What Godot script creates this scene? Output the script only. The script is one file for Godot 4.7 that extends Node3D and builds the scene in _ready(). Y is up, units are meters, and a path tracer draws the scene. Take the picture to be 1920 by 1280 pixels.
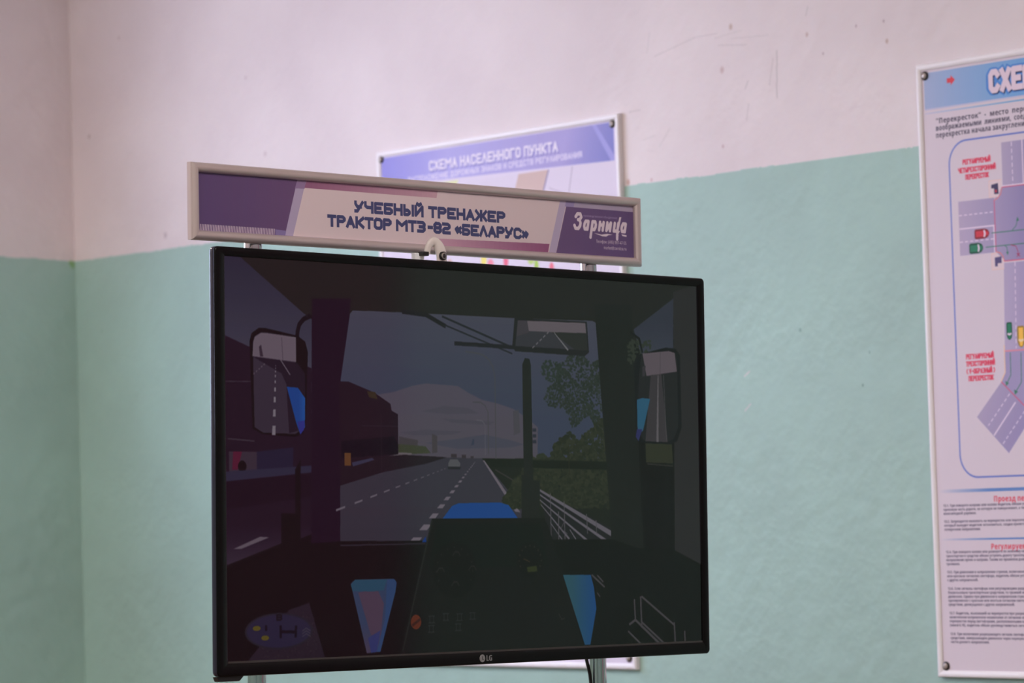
extends Node3D
# A training simulator's television on chrome posts in a classroom painted pink over green, with two road scheme posters on the wall behind.

const ROOM_X := 8.5
const ROOM_Y := 3.2
const ROOM_Z := 7.0
const PAINT_LINE := 1.9
const FILL_LAMP_COLOR := Color(1.0, 0.95, 0.915)
const FILL_LAMP_ENERGY := 5.2
const SS := 2                      # flat prints are drawn at twice their size and shrunk

var bold_font: SystemFont
var plain_font: SystemFont
var text_cache := {}
var taken := {}
var rng := RandomNumberGenerator.new()


func _ready() -> void:
	# ---- camera
	var cam := Camera3D.new()
	cam.name = "camera"
	cam.position = Vector3(7.0994, 1.2702, 4.5754)
	cam.rotation_order = EULER_ORDER_YXZ
	cam.rotation_degrees = Vector3(2.7532, 50.0415, -1.7817)
	var lens := CameraAttributesPhysical.new()
	lens.frustum_focal_length = 121.875        # 24 mm high frame: 11.25 degrees
	lens.frustum_focus_distance = 4.85
	lens.frustum_near = 0.05
	lens.frustum_far = 100.0
	lens.exposure_aperture = 9.0
	cam.attributes = lens
	cam.fov = rad_to_deg(2.0 * atan(640.0 / 6500.0))
	cam.near = 0.05
	cam.far = 100.0
	add_child(cam)
	cam.current = true

	# ---- daylight: an overcast sky through the windows of the left wall
	var sky_mat := ProceduralSkyMaterial.new()
	sky_mat.sky_top_color = Color(0.79, 0.84, 1.0)
	sky_mat.sky_horizon_color = Color(0.81, 0.85, 1.0)
	sky_mat.ground_horizon_color = Color(0.74, 0.76, 0.87)
	sky_mat.ground_bottom_color = Color(0.70, 0.72, 0.81)
	sky_mat.sky_energy_multiplier = 1.0
	sky_mat.ground_energy_multiplier = 1.0
	sky_mat.sun_angle_max = 0.0
	var sky := Sky.new()
	sky.sky_material = sky_mat
	var env := Environment.new()
	env.background_mode = Environment.BG_SKY
	env.sky = sky
	env.background_energy_multiplier = 11.8
	env.tonemap_mode = Environment.TONE_MAPPER_LINEAR
	env.tonemap_exposure = 1.0
	env.sdfgi_enabled = true
	env.ssao_enabled = true
	env.ssil_enabled = true
	var world := WorldEnvironment.new()
	world.name = "world_environment"
	world.environment = env
	add_child(world)

	rng.seed = 41
	bold_font = SystemFont.new()
	bold_font.font_names = PackedStringArray(["Droid Sans"])
	bold_font.font_weight = 700
	plain_font = SystemFont.new()
	plain_font.font_names = PackedStringArray(["Droid Sans"])

	build_room()
	build_stand_group()
	build_posters()


# ------------------------------------------------------------------ nodes
func numbered(called: String) -> String:
	var n: int = taken.get(called, -1) + 1
	taken[called] = n
	return called if n == 0 else "%s_%03d" % [called, n]


func thing(called: String, label: String, category: String, group := "") -> Node3D:
	var o := Node3D.new()
	o.name = numbered(called)
	o.set_meta("label", label)
	o.set_meta("category", category)
	if group:
		o.set_meta("group", group)
	add_child(o, true)
	return o


func obj(called: String, mesh: Mesh, mat: Material, parent: Node3D = self, at := Vector3.ZERO) -> MeshInstance3D:
	var o := MeshInstance3D.new()
	if parent == self:
		o.name = numbered(called)
	else:
		var n := 0
		for c in parent.get_children():
			if c.has_meta("base_name") and c.get_meta("base_name") == called:
				n += 1
		o.name = called if n == 0 else "%s_%03d" % [called, n]
		o.set_meta("base_name", called)
	o.mesh = mesh
	if mat:
		o.material_override = mat
	o.position = at
	parent.add_child(o, true)
	return o


func struct(called: String, mesh: Mesh, mat: Material, label := "") -> MeshInstance3D:
	var o := obj(called, mesh, mat)
	o.set_meta("kind", "structure")
	if label:
		o.set_meta("label", label)
	return o


func paint(c: Color, rough := 0.6, metal := 0.0) -> StandardMaterial3D:
	var m := StandardMaterial3D.new()
	m.albedo_color = c
	m.roughness = rough
	m.metallic = metal
	return m


func rgb8(r: float, g: float, b: float) -> Color:
	return Color(r / 255.0, g / 255.0, b / 255.0)


# ------------------------------------------------------------------ shapes
func begin() -> SurfaceTool:
	var st := SurfaceTool.new()
	st.begin(Mesh.PRIMITIVE_TRIANGLES)
	return st


# a, b, c, d run clockwise as seen from the front
func quad(st: SurfaceTool, a: Vector3, b: Vector3, c: Vector3, d: Vector3, uv: Array = []) -> void:
	var p := [a, b, c, a, c, d]
	var k := [0, 1, 2, 0, 2, 3]
	for i in 6:
		if uv.size():
			st.set_uv(uv[k[i]])
		st.add_vertex(p[i])


func done(st: SurfaceTool) -> ArrayMesh:
	st.generate_normals()
	return st.commit()


# joins rings of equal length; smooth where smooth is true
func loft(st: SurfaceTool, rings: Array, closed: bool, smooth := true) -> void:
	st.set_smooth_group(1 if smooth else 0xFFFFFFFF)
	for i in rings.size() - 1:
		var a: PackedVector3Array = rings[i]
		var b: PackedVector3Array = rings[i + 1]
		for j in a.size() if closed else a.size() - 1:
			var k := (j + 1) % a.size()
			quad(st, a[j], a[k], b[k], b[j])


func cap(st: SurfaceTool, ring: PackedVector3Array, flip: bool) -> void:
	st.set_smooth_group(0xFFFFFFFF)
	var c := Vector3.ZERO
	for p in ring:
		c += p
	c /= ring.size()
	for j in ring.size():
		var k := (j + 1) % ring.size()
		st.add_vertex(c)
		st.add_vertex(ring[k] if flip else ring[j])
		st.add_vertex(ring[j] if flip else ring[k])


# a rounded rectangle in the plane z, counter-clockwise from +x as seen from +z
func round_rect(l: float, r: float, b: float, t: float, rad: float, z: float, n := 5) -> PackedVector3Array:
	var out := PackedVector3Array()
	var q := maxf(rad, 0.00001)
	var centre := [Vector2(r - q, t - q), Vector2(l + q, t - q), Vector2(l + q, b + q), Vector2(r - q, b + q)]
	for i in 4:
		for j in n + 1:
			var a := PI / 2.0 * (i + float(j) / n)
			out.append(Vector3(centre[i].x + cos(a) * q, centre[i].y + sin(a) * q, z))
	return out


# a plate with rounded corners and chamfered rims, its back at z = 0 and its front at z = d
func plate(w: float, h: float, d: float, rad: float, ch: float) -> ArrayMesh:
	var st := begin()
	var rings := []
	for s in [[ch, 0.0], [0.0, ch], [0.0, d - ch], [ch, d]]:
		rings.append(round_rect(-w / 2 + s[0], w / 2 - s[0], -h / 2 + s[0], h / 2 - s[0], rad - s[0], s[1]))
	loft(st, rings, true, false)
	cap(st, rings[0], false)
	cap(st, rings[3], true)
	return done(st)


func lathe(profile: Array, seg := 24) -> ArrayMesh:       # pairs [radius, z], turned round z
	var st := begin()
	var rings := []
	for p in profile:
		var ring := PackedVector3Array()
		for j in seg:
			var a := TAU * j / seg
			ring.append(Vector3(cos(a) * p[0], sin(a) * p[0], p[1]))
		rings.append(ring)
	loft(st, rings, true)
	cap(st, rings[0], false)
	cap(st, rings[-1], true)
	return done(st)


func tube(st: SurfaceTool, path: Array, radii: Array, seg := 20, squash := 1.0, up := Vector3(0, 0, 1)) -> void:
	var rings := []
	for i in path.size():
		var t: Vector3 = (path[mini(i + 1, path.size() - 1)] - path[maxi(i - 1, 0)]).normalized()
		var side := t.cross(up).normalized()
		var other := side.cross(t).normalized()
		var ring := PackedVector3Array()
		for j in seg:
			var a := TAU * j / seg
			ring.append(path[i] + side * cos(a) * radii[i] * squash - other * sin(a) * radii[i])
		rings.append(ring)
	loft(st, rings, true)
	cap(st, rings[0], false)
	cap(st, rings[-1], true)


func tube_mesh(path: Array, radius: float, seg := 20, up := Vector3(0, 0, 1)) -> ArrayMesh:
	var st := begin()
	var radii := []
	for p in path:
		radii.append(radius)
	tube(st, path, radii, seg, 1.0, up)
	return done(st)


func box(st: SurfaceTool, lo: Vector3, hi: Vector3) -> void:
	st.set_smooth_group(0xFFFFFFFF)
	var a := lo
	var b := hi
	quad(st, Vector3(a.x, b.y, b.z), Vector3(b.x, b.y, b.z), Vector3(b.x, a.y, b.z), Vector3(a.x, a.y, b.z))
	quad(st, Vector3(b.x, b.y, a.z), Vector3(a.x, b.y, a.z), Vector3(a.x, a.y, a.z), Vector3(b.x, a.y, a.z))
	quad(st, Vector3(b.x, b.y, b.z), Vector3(b.x, b.y, a.z), Vector3(b.x, a.y, a.z), Vector3(b.x, a.y, b.z))
	quad(st, Vector3(a.x, b.y, a.z), Vector3(a.x, b.y, b.z), Vector3(a.x, a.y, b.z), Vector3(a.x, a.y, a.z))
	quad(st, Vector3(a.x, b.y, a.z), Vector3(b.x, b.y, a.z), Vector3(b.x, b.y, b.z), Vector3(a.x, b.y, b.z))
	quad(st, Vector3(a.x, a.y, b.z), Vector3(b.x, a.y, b.z), Vector3(b.x, a.y, a.z), Vector3(a.x, a.y, a.z))


func sheet(l: float, r: float, b: float, t: float, z: float) -> ArrayMesh:      # a flat print, its picture upright
	var st := begin()
	quad(st, Vector3(l, t, z), Vector3(r, t, z), Vector3(r, b, z), Vector3(l, b, z), [Vector2(0, 0), Vector2(1, 0), Vector2(1, 1), Vector2(0, 1)])
	return done(st)


# one mitred rail of a frame: runs along the side of length len, profile of [inset, z]; the outer edge lies on y = 0 and the inner one below it
func rail(length: float, profile: Array) -> ArrayMesh:
	var st := begin()
	var left := PackedVector3Array()
	var right := PackedVector3Array()
	for p in profile:
		left.append(Vector3(-length / 2 + p[0], -p[0], p[1]))
		right.append(Vector3(length / 2 - p[0], -p[0], p[1]))
	loft(st, [right, left], false)
	return done(st)


func frame_rails(parent: Node3D, w: float, h: float, profile: Array, mat: Material, called := "frame_rail") -> void:
	var long := rail(w, profile)
	var short := rail(h, profile)
	for s in [[long, Vector3(0, h / 2, 0), 0.0], [long, Vector3(0, -h / 2, 0), PI], [short, Vector3(-w / 2, 0, 0), PI / 2], [short, Vector3(w / 2, 0, 0), -PI / 2]]:
		var o := obj(called, s[0], mat, parent, s[1])
		o.rotation.z = s[2]


# ------------------------------------------------------------------ flat prints
func canvas(w: int, h: int, c: Color) -> Image:
	var im := Image.create_empty(w * SS, h * SS, false, Image.FORMAT_RGB8)
	im.fill(c)
	return im


func finish(im: Image) -> ImageTexture:
	for i in int(log(SS) / log(2.0) + 0.5):
		im.shrink_x2()
	return ImageTexture.create_from_image(im)


func flat(list: Array) -> PackedVector2Array:
	var out := PackedVector2Array()
	for i in range(0, list.size(), 2):
		out.append(Vector2(list[i], list[i + 1]))
	return out


func fill(im: Image, pts: PackedVector2Array, c: Color) -> void:
	var n := pts.size()
	var lo := INF
	var hi := -INF
	for p in pts:
		lo = minf(lo, p.y)
		hi = maxf(hi, p.y)
	var y0 := maxi(0, ceili(lo * SS - 0.5))
	var y1 := mini(im.get_height() - 1, floori(hi * SS - 0.5))
	for y in range(y0, y1 + 1):
		var yc := (y + 0.5) / SS
		var xs: Array[float] = []
		for i in n:
			var a := pts[i]
			var b := pts[(i + 1) % n]
			if (a.y <= yc) != (b.y <= yc):
				xs.append(a.x + (yc - a.y) / (b.y - a.y) * (b.x - a.x))
		xs.sort()
		for i in range(0, xs.size() - 1, 2):
			var x0 := ceili(xs[i] * SS - 0.5)
			var x1 := ceili(xs[i + 1] * SS - 0.5)
			if x1 > x0:
				im.fill_rect(Rect2i(x0, y, x1 - x0, 1), c)


func poly(im: Image, list: Array, c: Color) -> void:
	fill(im, flat(list), c)


# a polygon whose colour runs from c0 to c1 between the points p and q
func poly_ramp(im: Image, list: Array, p: Vector2, q: Vector2, c0: Color, c1: Color, steps := 24) -> void:
	var base := flat(list)
	var d := (q - p).normalized()
	var length := (q - p).length()
	fill(im, base, c0)
	for i in range(1, steps + 1):
		var o := p + d * length * (float(i) / steps)
		var s := Vector2(-d.y, d.x) * 6000.0
		var half := PackedVector2Array([o - s, o + s, o + s + d * 6000.0, o - s + d * 6000.0])
		for piece in Geometry2D.intersect_polygons(base, half):
			fill(im, piece, c0.lerp(c1, float(i) / steps))


func ring_points(x: float, y: float, rx: float, ry: float, n := 28) -> PackedVector2Array:
	var out := PackedVector2Array()
	for j in n:
		out.append(Vector2(x + cos(TAU * j / n) * rx, y + sin(TAU * j / n) * ry))
	return out


func oval(im: Image, x: float, y: float, rx: float, ry: float, c: Color) -> void:
	fill(im, ring_points(x, y, rx, ry), c)


func stroke(im: Image, pts: PackedVector2Array, w: float, c: Color, w_end := -1.0) -> void:
	var n := pts.size()
	for i in n - 1:
		var a := pts[i]
		var b := pts[i + 1]
		var wa := w if w_end < 0.0 else lerpf(w, w_end, float(i) / (n - 1))
		var wb := w if w_end < 0.0 else lerpf(w, w_end, float(i + 1) / (n - 1))
		var s := (b - a).normalized().orthogonal() * 0.5
		fill(im, PackedVector2Array([a + s * wa, b + s * wb, b - s * wb, a - s * wa]), c)
		if i > 0 and w > 1.2:
			oval(im, a.x, a.y, wa / 2, wa / 2, c)


func line(im: Image, list: Array, w: float, c: Color, w_end := -1.0) -> void:
	stroke(im, flat(list), w, c, w_end)


func dashes(im: Image, list: Array, w: float, on: float, off: float, c: Color) -> void:
	var p := flat(list)
	var d := (p[1] - p[0]).normalized()
	var at := 0.0
	while at < (p[1] - p[0]).length():
		var e := minf(at + on, (p[1] - p[0]).length())
		stroke(im, PackedVector2Array([p[0] + d * at, p[0] + d * e]), w, c)
		at += on + off


# road marks that shrink with distance: from the first point (near) to the second (far), n dashes
func road_dashes(im: Image, list: Array, w0: float, w1: float, n: int, ratio: float, c: Color, vertical := false) -> void:
	var p := flat(list)
	var total := (1.0 - pow(ratio, n)) / (1.0 - ratio)
	var at := 0.0
	for i in n:
		var share := pow(ratio, i) / total
		var a: Vector2 = p[0].lerp(p[1], at)
		var b: Vector2 = p[0].lerp(p[1], at + share * 0.5)
		var s := Vector2(0, 0.5) if vertical else Vector2(0.5, 0)
		var wa := lerpf(w0, w1, at)
		var wb := lerpf(w0, w1, at + share * 0.5)
		fill(im, PackedVector2Array([a - s * wa, a + s * wa, b + s * wb, b - s * wb]), c)
		at += share


# printed block capitals drawn with strokes on a grid: x from 0, y 2 (top) to 8 (foot)
const GLYPHS := {
	"А": "08 22 48|16 36", "Б": "42 02 08 38 47 46 35 05", "В": "02 32 43 44 35 05|35 46 47 38 08 02", "Г": "08 02 42", "Д": "18 12 42 48|09 08 58 59", "Е": "42 02 08 48|05 35",
	"Ж": "32 38|02 25 08|62 45 68|25 45", "З": "02 32 43 44 35 15|35 46 47 38 08", "И": "02 08 42 48", "Й": "02 08 42 48|10 21 30", "К": "02 08|42 15 48|05 15", "Л": "08 22 48",
	"М": "08 02 35 62 68", "Н": "02 08|42 48|05 45", "О": "12 32 43 47 38 18 07 03 12", "П": "08 02 42 48", "Р": "08 02 32 43 44 35 05", "С": "43 32 12 03 07 18 38 47", "Т": "02 42|22 28",
	"У": "02 03 15 35|42 26 18 08", "Х": "02 48|42 08", "Ц": "02 08 48|42 48 59", "Ч": "02 04 15 45|42 48", "Ы": "02 08 28 37 36 25 05|52 58", "Ь": "02 08 38 47 46 35 05", "Я": "48 42 02 05 45|25 08",
	"V": "02 28 42", "8": "12 32 43 44 35 15 04 03 12|15 06 07 18 38 47 46 35", "2": "02 32 43 44 35 15 06 08 48", "-": "15 35", "«": "14 05 17|34 25 37", "»": "04 15 07|24 35 27", "(": "22 04 06 28", ")": "02 24 26 08",
	"L": "02 08 48", "G": "42 02 08 48 45 25", "B": "02 32 43 44 35 05|35 46 47 38 08 02",
	"з": "03 12 32 43 34 24|34 45 46 37 17 06", "а": "44 47|44 14 05 06 17 37 46", "р": "04 0a|04 34 45 46 37 07", "н": "04 07|44 47|05 45", "и": "04 07 44 47", "ц": "04 07 47|44 47 5a",
}


func block_width(s: String, gap: float) -> float:
	var x := 0.0
	for ch in s:
		x += glyph_width(ch) + gap
	return x - gap


func glyph_width(ch: String) -> float:
	if not GLYPHS.has(ch):
		return 0.7
	var w := 0
	for part in GLYPHS[ch].split("|"):
		for pt in part.split(" "):
			w = maxi(w, pt[0].hex_to_int())
	return w


# s between x0 and x1, feet on y, height h; thick is the stroke's share of the height, lean shifts the top to the right
func block(im: Image, s: String, x0: float, x1: float, y: float, h: float, thick: float, c: Color, gap := 1.9, lean := 0.0) -> void:
	var u := (x1 - x0 - thick * h) / block_width(s, gap)
	var v := h * (1.0 - thick) / 6.0
	var x := x0 + thick * h / 2
	for ch in s:
		if GLYPHS.has(ch):
			for part in GLYPHS[ch].split("|"):
				var pts := PackedVector2Array()
				for pt in part.split(" "):
					var gy: float = pt[1].hex_to_int()
					var py := y - thick * h / 2 - (8.0 - gy) * v
					pts.append(Vector2(x + pt[0].hex_to_int() * u + lean * (y - py), py))
				# square ends
				var n := pts.size()
				pts[0] += (pts[0] - pts[1]).normalized() * thick * h * 0.48
				pts[n - 1] += (pts[n - 1] - pts[n - 2]).normalized() * thick * h * 0.48
				stroke(im, pts, thick * h, c)
		x += (glyph_width(ch) + gap) * u


# running text; returns its width for the given capital height. width > 0 fits it between x and x + width
func write(im: Image, s: String, x: float, y: float, cap_height: float, c: Color, bold := false, width := -1.0, lean := 0.0) -> float:
	var key := s + str(bold)
	if not text_cache.has(key):
		var tm := TextMesh.new()
		tm.font = bold_font if bold else plain_font
		tm.font_size = 32
		tm.pixel_size = 0.01
		tm.depth = 0.0
		tm.curve_step = 2.0
		tm.horizontal_alignment = HORIZONTAL_ALIGNMENT_LEFT
		tm.vertical_alignment = VERTICAL_ALIGNMENT_TOP
		tm.text = s
		var a := tm.get_mesh_arrays()
		text_cache[key] = [a[Mesh.ARRAY_VERTEX], a[Mesh.ARRAY_INDEX], tm.font.get_ascent(32) * 0.01]
	var v: PackedVector3Array = text_cache[key][0]
	var ix: PackedInt32Array = text_cache[key][1]
	var base: float = -text_cache[key][2]
	var right := 0.001
	for p in v:
		right = maxf(right, p.x)
	var sy := cap_height / (0.714 * 0.32)
	var sx := sy if width < 0.0 else width / right
	for i in range(0, ix.size(), 3):
		var t := PackedVector2Array()
		for k in 3:
			var p := v[ix[i + k]]
			t.append(Vector2(x + p.x * sx + lean * (p.y - base) * sy, y - (p.y - base) * sy))
		fill(im, t, c)
	return right * sx


# the ink that looks like this colour in the poster's light, k times brighter in plain light
func ink(r: float, g: float, b: float, k: float) -> Color:
	var c := rgb8(r, g, b).srgb_to_linear() * k
	return Color(minf(c.r, 0.93), minf(c.g, 0.93), minf(c.b, 0.93)).linear_to_srgb()


# ------------------------------------------------------------------ room
func wall_texture() -> ImageTexture:
	var pink := rgb8(231, 220, 222)
	var green := rgb8(169, 200, 191)
	var im := Image.create_empty(2048, 2048, false, Image.FORMAT_RGB8)
	im.fill(pink)
	var wob := FastNoiseLite.new()
	wob.seed = 3
	wob.frequency = 0.012
	for x in 2048:
		var y := (ROOM_Y - PAINT_LINE) / ROOM_Y * 2048.0 + wob.get_noise_1d(x) * 1.6 + wob.get_noise_1d(x * 6.0 + 900.0) * 0.7
		im.fill_rect(Rect2i(x, roundi(y), 1, 2048), green)
	# scuffs, scratches and chips; drawn at the picture's own size
	var save := [
		[[1345, 674, 1417, 660, 1460, 659], 1.5, 0.93], [[1455, 665, 1503, 661], 1.2, 0.95], [[1460, 674, 1511, 680], 1.2, 0.93], [[1484, 669, 1549, 673], 1.2, 0.95],
		[[1563, 693, 1560, 751], 1.6, 0.90], [[1556, 702, 1548, 734], 1.5, 0.94], [[1511, 724, 1505, 734], 2.0, 0.92], [[1511, 752, 1506, 772], 2.0, 0.94],
		[[1618, 647, 1614, 658], 1.6, 0.93], [[1294, 739, 1314, 738], 1.3, 0.90], [[1330, 668, 1337, 642], 1.2, 0.96],
		[[1318, 777, 1341, 773], 1.5, 0.95], [[1348, 788, 1368, 767], 1.4, 0.95], [[1487, 1083, 1497, 1077], 1.6, 0.94], [[1486, 1125, 1497, 1117], 1.8, 0.94],
	]
	for s in save:
		mark_line(im, s[0], s[1], pink * s[2])
	var spots := [
		[[1484, 654], 4.0, rgb8(196, 172, 160)], [[1466, 705], 4.5, rgb8(206, 180, 180)], [[1615, 680], 3.0, rgb8(198, 172, 166)], [[1746, 704], 3.0, rgb8(190, 164, 152)],
		[[1742, 680], 2.0, rgb8(178, 156, 164)], [[1697, 680], 2.0, rgb8(182, 160, 168)], [[1641, 706], 1.8, rgb8(182, 160, 168)], [[1463, 799], 2.5, rgb8(200, 170, 176)],
		[[249, 811], 5.0, rgb8(192, 176, 184)], [[48, 642], 3.5, rgb8(182, 164, 164)], [[465, 599], 3.0, rgb8(204, 186, 192)], [[508, 714], 4.0, rgb8(204, 186, 192)],
		[[137, 500], 3.0, rgb8(196, 178, 180)], [[1287, 827], 4.0, rgb8(188, 150, 140)], [[1331, 828], 2.5, rgb8(206, 170, 172)],
		[[70, 944], 2.0, rgb8(130, 164, 152)], [[1586, 1032], 2.5, rgb8(128, 160, 152)], [[1687, 1103], 2.0, rgb8(120, 150, 142)], [[1700, 1065], 2.0, rgb8(136, 166, 158)],
	]
	for s in spots:
		mark_spot(im, s[0][0], s[0][1], s[1], s[2])
	mark_spot(im, 1083, 837, 6.0, rgb8(132, 176, 110))
	mark_spot(im, 1079, 834, 4.0, rgb8(132, 176, 110))
	return ImageTexture.create_from_image(im)


func mark_spot(im: Image, x: float, y: float, r: float, c: Color) -> void:
	for j in range(-int(r) - 1, int(r) + 2):
		for i in range(-int(r) - 1, int(r) + 2):
			var d := Vector2(i, j * 0.8).length() / r
			if d < 1.0:
				im.set_pixel(posmod(int(x) + i, 2048), posmod(int(y) + j, 2048), im.get_pixel(posmod(int(x) + i, 2048), posmod(int(y) + j, 2048)).lerp(c, 0.8 * (1.0 - d * d)))


func mark_line(im: Image, list: Array, w: float, c: Color) -> void:
	var p := flat(list)
	for k in p.size() - 1:
		var n := int((p[k + 1] - p[k]).length()) + 1
		for i in n:
			var q: Vector2 = p[k].lerp(p[k + 1], float(i) / n)
			for j in ceili(w):
				im.set_pixel(posmod(int(q.x) + j, 2048), posmod(int(q.y), 2048), c)


func plaster(tex: Texture2D) -> StandardMaterial3D:
	var m := paint(Color.WHITE, 0.55)
	m.albedo_texture = tex
	m.metallic_specular = 0.35
	var mottle := FastNoiseLite.new()
	mottle.seed = 8
	mottle.frequency = 0.006
	mottle.fractal_octaves = 5
	var nt := NoiseTexture2D.new()
	nt.width = 1024
	nt.height = 1024
	nt.seamless = true
	nt.noise = mottle
	var ramp := Gradient.new()
	ramp.set_color(0, Color(0.945, 0.935, 0.94))
	ramp.set_color(1, Color(1, 1, 1))
	nt.color_ramp = ramp
	m.detail_enabled = true
	m.detail_albedo = nt
	m.detail_blend_mode = BaseMaterial3D.BLEND_MODE_MUL
	m.detail_uv_layer = BaseMaterial3D.DETAIL_UV_1
	var lumps := FastNoiseLite.new()
	lumps.seed = 21
	lumps.frequency = 0.05
	lumps.fractal_octaves = 4
	var ht := NoiseTexture2D.new()
	ht.width = 1024
	ht.height = 1024
	ht.seamless = true
	ht.noise = lumps
	m.heightmap_enabled = true
	m.heightmap_texture = ht
	m.heightmap_scale = 0.2
	return m


# a face of a wall: o is its top left corner as seen from the front, along and down its sides; s0 where its texture starts; lift raises or lowers the hand-painted line at its ends
func wall_face(st: SurfaceTool, o: Vector3, along: Vector3, down: Vector3, s0: float, lift_start := 0.0, lift_end := 0.0) -> void:
	var s1 := s0 + along.length()
	var v0 := (ROOM_Y - o.y) / ROOM_Y
	var v1 := (ROOM_Y - (o + down).y) / ROOM_Y
	quad(st, o, o + along, o + along + down, o + down, [Vector2(s0 / ROOM_Y, v0 + lift_start), Vector2(s1 / ROOM_Y, v0 + lift_end), Vector2(s1 / ROOM_Y, v1 + (lift_end if v1 < 0.99 else 0.0)), Vector2(s0 / ROOM_Y, v1 + (lift_start if v1 < 0.99 else 0.0))])


# unseen mauve panel door, added so the dark screen's left half mirrors its tint
func added_wall_door() -> void:
	var mauve := paint(rgb8(164, 116, 140), 0.45)
	var st := begin()
	box(st, Vector3(4.75, 0.0, 0.0), Vector3(4.84, 2.14, 0.035))
	box(st, Vector3(5.74, 0.0, 0.0), Vector3(5.83, 2.14, 0.035))
	box(st, Vector3(4.84, 2.05, 0.0), Vector3(5.74, 2.14, 0.035))
	var casing := struct("added_door_1", done(st), mauve)
	st = begin()
	box(st, Vector3(4.843, 0.012, 0.002), Vector3(5.737, 2.047, 0.022))
	var leaf := obj("added_door_leaf", done(st), mauve, casing)
	for s in [[0.18, 0.82], [0.98, 1.9]]:
		for x in [4.96, 5.33]:
			var p := plate(0.3, s[1] - s[0], 0.012, 0.004, 0.003)
			obj("added_door_panel", p, mauve, leaf, Vector3(x + 0.145, (s[0] + s[1]) / 2, 0.0215))
	obj("added_door_handle", tube_mesh([Vector3(4.91, 1.0, 0.022), Vector3(4.91, 1.0, 0.06), Vector3(4.925, 1.0, 0.07), Vector3(5.01, 1.0, 0.07)], 0.008, 12, Vector3(0, 1, 0)), chrome(), leaf)


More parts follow.
